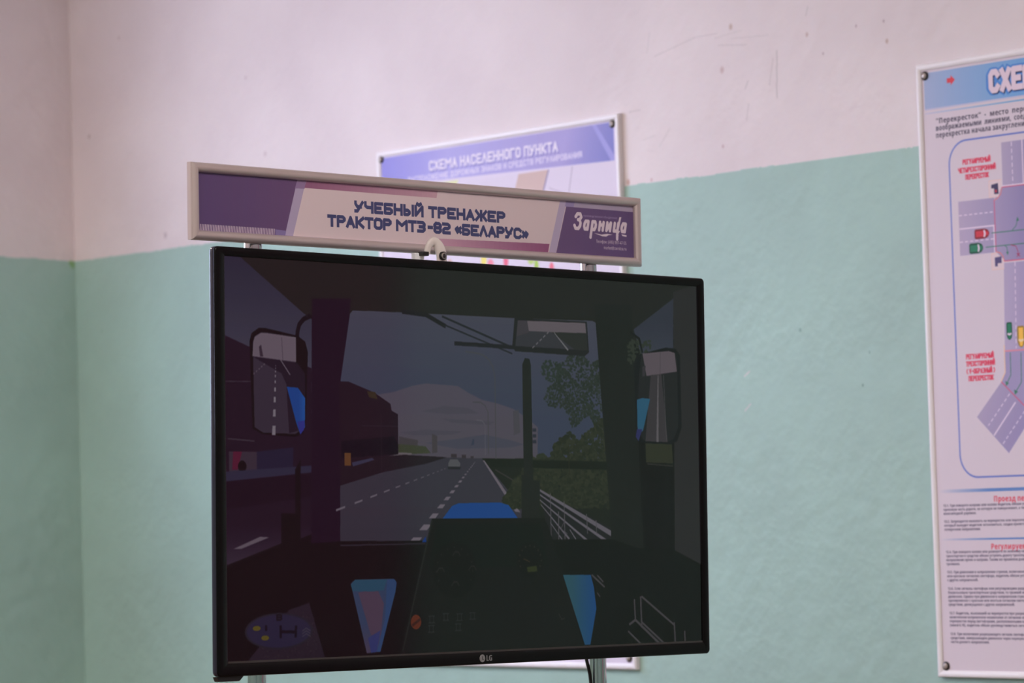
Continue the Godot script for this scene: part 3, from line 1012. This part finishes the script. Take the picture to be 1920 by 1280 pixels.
	for k in 420:
		var p := Vector2(rng.randf_range(60, 208), rng.randf_range(505, 572))
		if Geometry2D.is_point_in_polygon(p, flat([47, 570, 120, 506, 157, 497, 185, 572])):
			oval(im, p.x, p.y, 1.2, 0.9, lit(46, 42, 46) if k % 2 else lit(36, 33, 38))
	var hub: Array = [100, 533]
	oval(im, hub[0], hub[1], 66, 26, lit(38, 38, 44))
	oval(im, hub[0], hub[1], 62, 23.5, lit(40, 39, 54))
	for s in [[57, 528], [73, 542]]:
		oval(im, s[0], s[1], 7.5, 3.6, lit(76, 68, 36))
	for s in [[103, 525, 103, 543], [133, 526, 132, 543], [103, 534, 132, 535], [75, 524, 75, 532]]:
		line(im, s, 4.0, lit(28, 27, 32))
	var letter: Array = [95, 518]
	block(im, "B", letter[0], letter[0] + 11, letter[1], 9.0, 0.2, lit(27, 26, 28))
	for k in 3:
		var c: Array = [153, 530]
		line(im, [c[0] - 8, c[1] + 4 + k * 4, c[0], c[1] + k * 4, c[0] + 8, c[1] + 4 + k * 4], 1.5, lit(58, 56, 64))
	im.resize(720, 405, Image.INTERPOLATE_LANCZOS)        # the soft look of a picture seen through its pixels
	im.resize(1024, 576, Image.INTERPOLATE_CUBIC)
	return ImageTexture.create_from_image(im)


func build_sign(middle: Transform3D) -> void:
	var t := thing("title_sign", "long narrow silver framed sign naming the tractor simulator, above the television", "sign")
	t.transform = middle * Transform3D(Basis(Vector3(0, 0, 1), 0.0057), Vector3(-0.0075, 0.3527, -0.0833))
	var w := 0.8879
	var h := 0.1044
	var alu := paint(rgb8(206, 190, 190), 0.36, 0.5)
	obj("back_panel", plate(w - 0.004, h - 0.004, 0.004, 0.001, 0.0005), paint(rgb8(120, 118, 118), 0.5), t, Vector3(0, 0, -0.0095))
	var print := StandardMaterial3D.new()
	print.albedo_texture = sign_print()
	print.roughness = 0.42
	print.metallic_specular = 0.4
	obj("printed_sheet", sheet(-w / 2 + 0.010, w / 2 - 0.010, -h / 2 + 0.010, h / 2 - 0.010, -0.0053), print, t)
	# rounded snap rails, mitred at the corners
	var prof := [[0.0, -0.0105], [0.0, -0.004]]
	for i in 9:
		var a := PI * (0.96 - 0.86 * i / 8.0)
		prof.append([0.0066 - cos(PI - a) * 0.0066, -0.004 + sin(a) * 0.0062])
	prof.append([0.0132, -0.0052])
	frame_rails(t, w, h, prof, alu)
	var grip := paint(rgb8(170, 166, 164), 0.4, 0.6)
	for x in [-0.317, 0.3485]:
		var st := begin()
		box(st, Vector3(x - 0.012, -0.02, -0.0106), Vector3(x + 0.012, 0.005, -0.0095))
		obj("post_clip", done(st), grip, t)


func sign_print() -> ImageTexture:
	# drawn for the 0.862 by 0.078 m inside the rails, plus a hidden margin under them
	var mx := 8
	var k := 1.75
	var w := 2048
	var h := 186
	var im := canvas(w, h, ink(174, 158, 164, k))
	var dark := ink(72, 56, 92, k)
	poly_ramp(im, [0, 0, 428, 0, 372, h, 0, h], Vector2(0, 0), Vector2(400, 30), ink(72, 55, 92, k), ink(82, 60, 94, k))
	poly(im, [427, 1, 465, 1, 404, 191, 369, 190], ink(140, 128, 154, k))
	poly(im, [427, 1, 467, 0, 459, 27, 417, 28], ink(116, 96, 130, k))
	poly_ramp(im, [468, 0, 1068, 0, 1062, 24, 459, 24], Vector2(468, 0), Vector2(1068, 0), ink(118, 76, 104, k), ink(160, 128, 142, k))
	# a comb of thin slanted bars along the foot
	for i in 48:
		var x := 1.0 + i * 6.8
		poly(im, [x + 2.6, 166, x + 6.2, 166, x + 3.8, 186, x + 0.2, 186], ink(158, 144, 158, k))
	poly(im, [329, 168, 376, 170, 372, 186, 329, 186], ink(104, 92, 132, k))
	poly_ramp(im, [1066, 163, 1612, 156, 1604, 186, 1066, 186], Vector2(1066, 0), Vector2(1606, 0), ink(156, 122, 140, k), ink(114, 66, 98, k))
	# right field
	poly_ramp(im, [1706, 0, w, 0, w, h, 1645, h], Vector2(1700, 0), Vector2(2040, 0), ink(84, 64, 100, k), ink(78, 60, 98, k))
	poly(im, [1669, 1, 1702, 1, 1642, 191, 1607, 190], ink(146, 134, 158, k))
	poly(im, [1700, 0, 1744, 0, 1738, 19, 1694, 19], ink(122, 110, 146, k))
	poly(im, [1744, 0, w, 0, w, 20, 1738, 19], ink(138, 126, 148, k))
	# title
	var navy := ink(54, 56, 92, k)
	block(im, "УЧЕБНЫЙ ТРЕНАЖЕР", 680, 1394, 94, 41, 0.285, navy, 1.75)
	block(im, "ТРАКТОР МТЗ-82 «БЕЛАРУС»", 558, 1508, 147, 41, 0.285, navy, 1.75)
	# maker's word mark with a lightning bolt
	var pale := ink(178, 164, 176, k)
	var letters := [["з", 1739.0, 44.0, 1.55], ["а", 1789.0, 36.0, 1.0], ["р", 1829.0, 36.0, 1.0], ["н", 1868.0, 36.0, 1.0], ["и", 1906.0, 36.0, 1.0], ["ц", 1945.0, 34.0, 1.0], ["а", 1984.0, 36.0, 1.0]]
	for s in letters:
		var x: float = s[1]
		for part in GLYPHS[s[0]].split("|"):
			var pts := PackedVector2Array()
			for pt in part.split(" "):
				var gx: float = pt[0].hex_to_int()
				var gy: float = pt[1].hex_to_int()
				var y: float = 94.0 - (7.0 - gy) * 9.4 * (1.0 if s[0] != "з" else 1.12)
				pts.append(Vector2(x + gx * 5.4 * s[3] * 0.86 + (94.0 - y) * 0.22, y))
			stroke(im, pts, 12.5, pale)
			for e in [pts[0], pts[pts.size() - 1]]:
				oval(im, e.x, e.y, 6.2, 6.2, pale)
	poly(im, [1976, 42, 1986, 42, 1970, 92, 1978, 92, 1966, 108, 1971, 108, 1958, 128, 1960, 110, 1955, 110, 1962, 94, 1957, 94], pale)
	poly(im, [1840, 106, 1880, 110, 1910, 106, 1940, 108, 1916, 111, 1905, 116, 1884, 116], pale)
	poly(im, [1985, 104, 2012, 106, 2012, 112, 1990, 110], pale)
	write(im, "производственное объединение", 1788, 50, 7.5, ink(134, 118, 150, k), false, 176)
	write(im, "Телефон: (495) 987-47-55", 1852, 141, 11, pale, false, 158)
	write(im, "market@zarnitza.ru", 1890, 162, 11, pale, false, 120)
	# the sheet runs on under the rails
	var out := Image.create_empty((w + 2 * mx) * SS, (h + 2 * mx) * SS, false, Image.FORMAT_RGB8)
	out.fill(dark)
	out.blit_rect(im, Rect2i(0, 0, w * SS, h * SS), Vector2i(mx * SS, mx * SS))
	im.resize(w + 2 * mx, 1)
	out.resize(2048, 200, Image.INTERPOLATE_LANCZOS)
	return ImageTexture.create_from_image(out)


func build_webcam(middle: Transform3D) -> void:
	var t := thing("webcam", "small white arched webcam with round dark lens, on the television's top edge", "webcam")
	t.transform = middle * Transform3D(Basis(), Vector3(-0.051, 0.282, -0.022))
	var shell := paint(rgb8(222, 212, 210), 0.35)
	var st := begin()
	var curve := Curve3D.new()
	curve.add_point(Vector3(-0.0222, 0.0105, -0.003), Vector3.ZERO, Vector3(-0.0006, 0.005, 0))
	curve.add_point(Vector3(-0.0110, 0.0285, -0.001), Vector3(-0.0085, 0.0005, 0), Vector3(0.0075, -0.0004, 0))
	curve.add_point(Vector3(0.0012, 0.0125, 0.001), Vector3(-0.001, 0.0065, 0), Vector3(0.0006, -0.005, 0))
	curve.add_point(Vector3(0.0022, 0.0006, 0.001), Vector3(0, 0.003, 0), Vector3.ZERO)
	curve.bake_interval = 0.0018
	var path := []
	var radii := []
	var pts := curve.get_baked_points()
	for i in pts.size():
		path.append(pts[i])
		radii.append(lerpf(0.0034, 0.0056, smoothstep(0.15, 0.75, float(i) / (pts.size() - 1))))
	tube(st, path, radii, 24, 1.6, Vector3(0, 0, 1))
	obj("arched_body", done(st), shell, t)
	var eye := obj("lens_ring", lathe([[0.0062, 0.0], [0.0062, 0.003], [0.0048, 0.0034]], 28), paint(rgb8(20, 17, 18), 0.3), t, Vector3(-0.0008, 0.0086, 0.0056))
	obj("lens_rim", lathe([[0.0046, 0.003], [0.0046, 0.0042], [0.0034, 0.0044]], 28), paint(rgb8(170, 160, 158), 0.3, 0.6), eye)
	obj("lens", lathe([[0.0032, 0.003], [0.0032, 0.0045], [0.002, 0.0052], [0.0, 0.0054]], 28), paint(rgb8(40, 32, 34), 0.08), eye)
	var foot := obj("clip", plate(0.05, 0.02, 0.0025, 0.003, 0.0006), shell, t, Vector3(-0.012, -0.002, 0.0))
	foot.rotation.x = -PI / 2
	obj("pivot_knob", plate(0.012, 0.0060, 0.01, 0.001, 0.0006), paint(rgb8(24, 20, 22), 0.4), t, Vector3(-0.0288, 0.0108, -0.008))
	obj("pivot_base", plate(0.018, 0.0120, 0.008, 0.001, 0.0006), paint(rgb8(244, 244, 248), 0.3), t, Vector3(-0.0335, 0.0058, -0.014))


func build_cable(middle: Transform3D) -> void:
	var t := thing("power_cable", "thin black cable hanging beside the right chrome post under the television", "cable")
	t.transform = middle
	var curve := Curve3D.new()
	curve.add_point(Vector3(0.24, -0.12, -0.062), Vector3.ZERO, Vector3(0.02, -0.02, -0.02))
	curve.add_point(Vector3(0.3262, -0.2869, -0.107), Vector3(-0.012, 0.06, 0), Vector3(0.003, -0.012, 0))
	curve.add_point(Vector3(0.3345, -0.322, -0.1065), Vector3(-0.002, 0.02, 0), Vector3(0.006, -0.06, 0))
	curve.add_point(Vector3(0.335, -0.8, -0.06), Vector3(0.003, 0.2, 0), Vector3(-0.01, -0.2, 0))
	curve.add_point(Vector3(0.20, -1.31, -0.03), Vector3(0.1, 0.04, 0), Vector3(-0.1, 0, 0))
	curve.bake_interval = 0.015
	var path := []
	for p in curve.get_baked_points():
		path.append(p)
	obj("cord", tube_mesh(path, 0.0027, 12), paint(rgb8(18, 17, 19), 0.5), t)


# ------------------------------------------------------------------ posters
func poster(called: String, label: String, at: Vector3, w: float, h: float, tex: Texture2D, corners: Array) -> void:
	var t := thing(called, label, "poster")
	t.position = at
	var plastic := paint(rgb8(236, 230, 234), 0.35)
	obj("backing_board", plate(w - 0.004, h - 0.004, 0.006, 0.001, 0.0005), plastic, t, Vector3(0, 0, 0.0005))
	var m := StandardMaterial3D.new()
	m.albedo_texture = tex
	m.roughness = 0.5
	m.metallic_specular = 0.3
	obj("printed_sheet", sheet(-w / 2 + 0.004, w / 2 - 0.004, -h / 2 + 0.004, h / 2 - 0.004, 0.0075), m, t)
	var prof := [[0.0, 0.0], [0.0, 0.0085], [0.0012, 0.0105], [0.0035, 0.0112], [0.0075, 0.0108], [0.0105, 0.0098], [0.0122, 0.0088], [0.0124, 0.0072]]
	frame_rails(t, w, h, prof, plastic)
	var steel := paint(rgb8(176, 164, 160), 0.35, 0.3)
	var black := paint(rgb8(40, 36, 38), 0.4)
	for c in corners:
		var o := obj("screw_washer", lathe([[0.0082, 0.0], [0.0082, 0.0012], [0.0066, 0.0026], [0.0042, 0.0028]], 24), black, t, Vector3(c[0], c[1], 0.0076))
		obj("screw_head", lathe([[0.0052, 0.0022], [0.0052, 0.0038], [0.003, 0.0048], [0.0, 0.0051]], 20), steel, o)


func build_posters() -> void:
	var h := 1.0996
	poster("town_poster", "white framed poster with a lilac title band, partly hidden behind the television", Vector3(1.2145 + 0.7855 / 2, 2.0452 - h / 2, 0.0), 0.7855, h, town_print(), [[-0.3785, 0.533], [0.3715, 0.531], [0.3705, -0.527], [-0.3745, -0.527]])
	poster("crossing_poster", "crossroads rules poster with a blue title band, cut off by the right edge", Vector3(2.807 + 0.7855 / 2, 2.0452 - h / 2, 0.0), 0.7855, h, crossing_print(), [[-0.3725, 0.528], [0.3725, 0.528], [-0.3735, -0.53], [0.3735, -0.53]])


func town_print() -> ImageTexture:
	var w := 1000
	var h := 1401
	var k := 1.0
	var paper := ink(224, 214, 234, k)
	var im := canvas(w, h, paper)
	# map under the title: ground, a beige road, white roads
	poly(im, [16, 112, 984, 112, 984, 1385, 16, 1385], ink(222, 212, 230, k))
	poly(im, [600, 112, 722, 112, 640, 300, 520, 300], ink(210, 184, 178, k))
	line(im, [722, 112, 640, 300], 5.0, ink(150, 138, 178, k))
	line(im, [817, 112, 770, 300], 3.0, ink(180, 168, 190, k))
	line(im, [722, 160, 800, 185], 2.5, ink(190, 178, 200, k))
	poly(im, [250, 104, 350, 104, 330, 124, 250, 124], ink(226, 228, 180, k))
	for s in [[445, 327, 12, 22, rgb8(240, 226, 120)], [473, 341, 13, 14, rgb8(238, 140, 160)], [537, 337, 10, 16, rgb8(236, 110, 140)], [640, 343, 13, 10, rgb8(190, 214, 120)], [661, 358, 9, 18, rgb8(172, 206, 90)], [722, 368, 9, 14, rgb8(232, 120, 140)], [300, 330, 14, 16, rgb8(210, 180, 170)]]:
		oval(im, s[0], s[1], s[2], s[3], s[4])
	# the rest of the map, behind the television: streets round blocks of houses and lawns
	for j in 4:
		for i in 4:
			var x := 60 + i * 232
			var y := 430 + j * 222
			poly(im, [x, y, x + 180, y, x + 180, y + 160, x, y + 160], rgb8(206, 224, 176) if (i + j) % 2 else rgb8(226, 206, 186))
			poly(im, [x + 30, y + 30, x + 90, y + 30, x + 90, y + 90, x + 30, y + 90], rgb8(196, 160, 150))
			poly(im, [x + 110, y + 60, x + 160, y + 60, x + 160, y + 130, x + 110, y + 130], rgb8(170, 180, 210))
	for i in 3:
		dashes(im, [266 + i * 232, 420, 266 + i * 232, 1300], 5, 30, 22, rgb8(150, 140, 170))
		dashes(im, [40, 612 + i * 222, 960, 612 + i * 222], 5, 30, 22, rgb8(150, 140, 170))
	poly(im, [16, 1300, 984, 1300, 984, 1385, 16, 1385], paper)
	# title band
	poly_ramp(im, [13, 14, 982, 14, 982, 113, 13, 90], Vector2(13, 0), Vector2(300, 0), ink(150, 146, 222, k), ink(178, 172, 228, k), 30)
	poly_ramp(im, [300, 14, 982, 14, 982, 113, 300, 97], Vector2(300, 0), Vector2(700, 0), ink(178, 172, 228, k), ink(172, 162, 216, k), 20)
	poly_ramp(im, [700, 14, 982, 14, 982, 113, 700, 106], Vector2(800, 0), Vector2(982, 60), ink(172, 162, 216, k), ink(132, 134, 204, k), 20)
	poly(im, [898, 14, 914, 14, 982, 100, 982, 113, 968, 113], ink(164, 160, 222, k))
	block(im, "СХЕМА НАСЕЛЕННОГО ПУНКТА", 226, 766, 73, 28, 0.21, ink(140, 134, 200, k), 2.2)
	block(im, "СХЕМА НАСЕЛЕННОГО ПУНКТА", 223, 762, 69, 28, 0.22, ink(234, 226, 242, k), 2.2)
	block(im, "РАСПОЛОЖЕНИЕ ДОРОЖНЫХ ЗНАКОВ И СРЕДСТВ РЕГУЛИРОВАНИЯ", 130, 856, 93, 16, 0.19, ink(226, 218, 240, k), 2.2)
	return finish(im)


func crossing_print() -> ImageTexture:
	var w := 1462
	var h := 2048
	var k := 1.3
	var paper := ink(194, 183, 193, k)
	var im := canvas(w, h, paper)
	# title band
	poly_ramp(im, [24, 24, 1438, 24, 1438, 146, 24, 146], Vector2(24, 0), Vector2(440, 0), ink(148, 160, 192, k), ink(104, 150, 198, k))
	poly(im, [24, 146, 1438, 146, 1438, 151, 24, 151], ink(176, 172, 194, k))
	poly_ramp(im, [24, 159, 1438, 159, 1438, 164, 24, 164], Vector2(24, 0), Vector2(460, 0), ink(178, 174, 194, k), ink(96, 150, 190, k))
	poly(im, [129, 53, 146, 53, 146, 44, 166, 61, 146, 78, 146, 69, 129, 69], ink(196, 62, 72, k))
	block(im, "СХЕМА", 305, 592, 133, 93, 0.4, ink(72, 122, 190, k), 2.6)
	block(im, "СХЕМА", 319, 587, 130, 80, 0.27, ink(40, 48, 88, k), 2.6)
	block(im, "СХЕМА", 315, 582, 126, 80, 0.25, ink(204, 186, 200, k), 2.6)
	# definition
	var grey := ink(58, 52, 72, k)
	write(im, "\"Перекресток\"  -  место  пересечения", 72, 200, 18, grey, true, 520)
	write(im, "воображаемыми  линиями,  соединяющими", 70, 224, 18, grey, true, 545)
	write(im, "перекрестка начала закруглений проезжих", 69, 248, 18, grey, true, 545)
	# rounded blue border of the picture
	var blue := ink(98, 112, 180, k)
	var edge := PackedVector2Array()
	for p in round_rect(126, 1336, -1391, -268, 78, 0.0, 10):
		edge.append(Vector2(p.x, -p.y))
	edge.append(edge[0])
	stroke(im, edge, 6.0, blue)
	# upper crossing
	var asphalt := ink(152, 142, 172, k)
	var white := ink(206, 190, 206, k)
	var red := ink(190, 80, 110, k)
	var green := ink(60, 112, 92, k)
	poly_ramp(im, [361, 292, 545, 292, 545, 436, 361, 436], Vector2(361, 0), Vector2(520, 0), ink(160, 148, 174, k), ink(134, 126, 166, k))
	poly_ramp(im, [160, 471, 322, 471, 322, 652, 160, 652], Vector2(160, 0), Vector2(322, 0), ink(164, 150, 176, k), ink(148, 138, 170, k))
	poly(im, [585, 471, 747, 471, 747, 652, 585, 652], asphalt)
	poly_ramp(im, [357, 438, 549, 438, 585, 478, 585, 650, 549, 684, 357, 684, 321, 650, 321, 478], Vector2(321, 0), Vector2(480, 0), ink(150, 138, 170, k), ink(128, 118, 160, k))
	poly_ramp(im, [353, 690, 540, 690, 540, 980, 343, 980], Vector2(350, 0), Vector2(520, 0), ink(162, 150, 178, k), ink(140, 130, 170, k))
	dashes(im, [406, 294, 406, 434], 3.5, 14, 9, white)
	dashes(im, [402, 690, 393, 974], 3.5, 14, 9, white)
	line(im, [452, 292, 452, 434], 4.5, white)
	dashes(im, [161, 518, 318, 518], 3.5, 14, 9, white)
	line(im, [161, 563, 318, 563], 4.5, white)
	dashes(im, [161, 607, 318, 607], 3.5, 14, 9, white)
	line(im, [315, 563, 315, 652], 4.5, white)
	line(im, [357, 436, 549, 436], 4.0, white)
	line(im, [357, 440, 549, 440], 3.0, red)
	line(im, [321, 478, 321, 650], 3.5, red)
	line(im, [355, 684, 549, 684], 3.5, red)
	# signal heads at the corners
	for s in [[300, 414, true], [300, 655, false]]:
		var x: float = s[0]
		var y: float = s[1]
		poly(im, [x, y, x + 56, y, x + 56, y + 20, x + 40, y + 56, x, y + 56] if s[2] else [x, y, x + 20, y, x + 54, y + 22, x + 54, y + 54, x, y + 54], ink(202, 184, 190, k))
		line(im, [x + 56, y, x, y, x, y + 56, x + 30, y + 56] if s[2] else [x + 54, y + 54, x, y + 54, x, y, x + 22, y], 2.0, ink(210, 176, 168, k))
		if s[2]:
			poly(im, [x + 10, y + 14, x + 40, y + 10, x + 42, y + 46, x + 22, y + 46, x + 22, y + 26, x + 10, y + 26], ink(58, 50, 82, k))
			oval(im, x + 30, y + 36, 5, 5, ink(170, 50, 70, k))
		else:
			poly(im, [x + 14, y + 14, x + 44, y + 12, x + 44, y + 34, x + 26, y + 34, x + 26, y + 44, x + 14, y + 44], ink(78, 68, 108, k))
	line(im, [357, 440, 350, 462, 336, 474, 321, 480], 3.0, ink(206, 112, 104, k))
	line(im, [321, 650, 340, 656, 352, 670, 355, 684], 3.0, ink(206, 112, 104, k))
	# cars
	car(im, 261, 586, 66, 34, 0.0, ink(186, 52, 66, k), white)
	car(im, 233, 632, 62, 36, 0.0, ink(40, 112, 82, k), white)
	car(im, 366, 915, 58, 26, PI / 2, ink(30, 108, 76, k), white)
	car(im, 416, 936, 70, 34, PI / 2, ink(222, 172, 66, k), ink(214, 190, 150, k))
	# ways to drive
	line(im, [304, 587, 560, 587], 3.2, green)
	line(im, [276, 632, 560, 632], 3.2, green)
	line(im, [395, 585, 412, 572, 420, 552], 2.6, green)
	poly(im, [414, 556, 420, 542, 427, 556], green)
	line(im, [360, 632, 369, 640, 371, 656], 2.8, green)
	poly(im, [365, 654, 371, 666, 377, 654], green)
	line(im, [385, 632, 408, 638, 417, 656, 418, 668], 2.8, ink(150, 52, 82, k))
	line(im, [411, 662, 425, 674], 3.0, ink(150, 52, 82, k))
	line(im, [425, 662, 411, 674], 3.0, ink(150, 52, 82, k))
	# lower crossing: three roads meeting in a Y
	poly(im, [343, 980, 540, 980, 545, 1070, 420, 1185, 322, 1080, 341, 1050], ink(146, 136, 172, k))
	poly_ramp(im, [322, 1081, 208, 1192, 344, 1316, 462, 1186], Vector2(240, 1150), Vector2(400, 1230), ink(156, 144, 172, k), ink(140, 130, 168, k))
	dashes(im, [357, 1121, 258, 1222], 3.2, 13, 9, white)
	line(im, [381, 1150, 281, 1256], 5.0, white)
	dashes(im, [420, 1180, 318, 1286], 3.2, 13, 9, white)
	line(im, [341, 980, 545, 980], 4.0, ink(206, 120, 130, k))
	line(im, [322, 1080, 462, 1200], 3.5, red)
	line(im, [341, 960, 341, 1050, 322, 1080], 3.2, ink(220, 178, 142, k))
	line(im, [366, 986, 365, 1060, 347, 1086], 3.2, green)
	poly(im, [340, 1078, 342, 1096, 356, 1086], green)
	line(im, [413, 988, 410, 1086, 384, 1116], 3.2, green)
	poly(im, [377, 1108, 379, 1126, 394, 1116], green)
	# red captions
	var cap_red := ink(196, 54, 80, k)
	block(im, "РЕГУЛИРУЕМЫЙ", 186, 312, 350, 18, 0.23, cap_red, 2.4)
	block(im, "ЧЕТЫРЕХСТОРОННИЙ", 165, 334, 377, 18, 0.23, cap_red, 2.4)
	block(im, "ПЕРЕКРЕСТОК", 196, 302, 401, 18, 0.23, cap_red, 2.4)
	block(im, "РЕГУЛИРУЕМЫЙ", 169, 294, 999, 18, 0.23, cap_red, 2.4)
	block(im, "ТРЕХСТОРОННИЙ", 168, 298, 1023, 18, 0.23, cap_red, 2.4)
	block(im, "( V-ОБРАЗНЫЙ )", 169, 297, 1048, 18, 0.23, cap_red, 2.4)
	block(im, "ПЕРЕКРЕСТОК", 177, 290, 1072, 18, 0.23, cap_red, 2.4)
	# rules
	for y in [1434, 1596]:
		poly_ramp(im, [20, y - 5, 1440, y - 5, 1440, y + 6, 20, y + 6] if y == 1434 else [20, y - 3, 1440, y - 3, 1440, y + 3, 20, y + 3], Vector2(20, 0), Vector2(250, 0), paper, ink(92, 124, 178, k))
	var small := ink(70, 62, 84, k)
	var head := ink(196, 60, 80, k)
	write(im, "Проезд перекрестков", 268, 1474, 19, head, true)
	write(im, "Регулируемые перекрестки", 248, 1631, 19, head, true)
	var rules := [
		[41, 1487, "13.1. При повороте направо или налево водитель обязан уступить", "проезжую часть дороги, на которую он поворачивает, а также", "велосипедной дорожке."],
		[42, 1540, "13.2. Запрещается выезжать на перекресток или пересечение", "который вынудит водителя остановиться, создав препятствие", "поперечном направлении."],
		[45, 1642, "13.4. При повороте налево или развороте по зеленому сигналу", "транспортного средства обязан уступить дорогу транспортным", "направления прямо и направо. Таким же правилом должны", "трамваев."],
		[47, 1709, "13.5. При движении в направлении стрелки, включенной вместе", "или красным сигналом светофора, водитель обязан уступить", "с других направлений."],
		[48, 1764, "13.6. Если сигналы светофора или регулировщика разрешают", "безрельсовым транспортным средствам, то трамвай имеет", "движения. Однако при движении в направлении стрелки", "одновременно с красным или желтым сигналом светофора", "средствам, движущимся с других направлений."],
		[51, 1846, "13.7. Водитель, въехавший на перекресток при разрешающем", "намеченном направлении независимо от сигналов светофора", "перекрестке перед светофорами, расположенными на пути", "(знаки 6.16), водитель обязан руководствоваться сигналами"],
		[52, 1915, "13.8. При включении разрешающего сигнала светофора", "средствам, завершающим движение через перекресток", "части данного направления."],
	]
	for r in rules:
		for i in range(2, r.size()):
			write(im, r[i], r[0], r[1] + (i - 2) * 13.2, 8.6, small, true)
	return finish(im)


func car(im: Image, x: float, y: float, length: float, wide: float, turn: float, c: Color, glass: Color) -> void:
	var body := PackedVector2Array()
	for p in [[-0.5, -0.36], [-0.42, -0.48], [0.2, -0.48], [0.4, -0.36], [0.5, -0.1], [0.5, 0.1], [0.4, 0.36], [0.2, 0.48], [-0.42, 0.48], [-0.5, 0.36]]:
		body.append(Vector2(x, y) + Vector2(p[0] * length, p[1] * wide).rotated(turn))
	fill(im, body, c.darkened(0.35))
	var roof := PackedVector2Array()
	for p in [[-0.42, -0.3], [0.12, -0.3], [0.44, -0.16], [0.44, 0.16], [0.12, 0.3], [-0.42, 0.3]]:
		roof.append(Vector2(x, y) + Vector2(p[0] * length, p[1] * wide).rotated(turn))
	fill(im, roof, c)
	var shield := PackedVector2Array()
	for p in [[0.1, -0.32], [0.2, -0.36], [0.26, 0.0], [0.2, 0.36], [0.1, 0.32], [0.14, 0.0]]:
		shield.append(Vector2(x, y) + Vector2(p[0] * length, p[1] * wide).rotated(turn))
	fill(im, shield, glass)
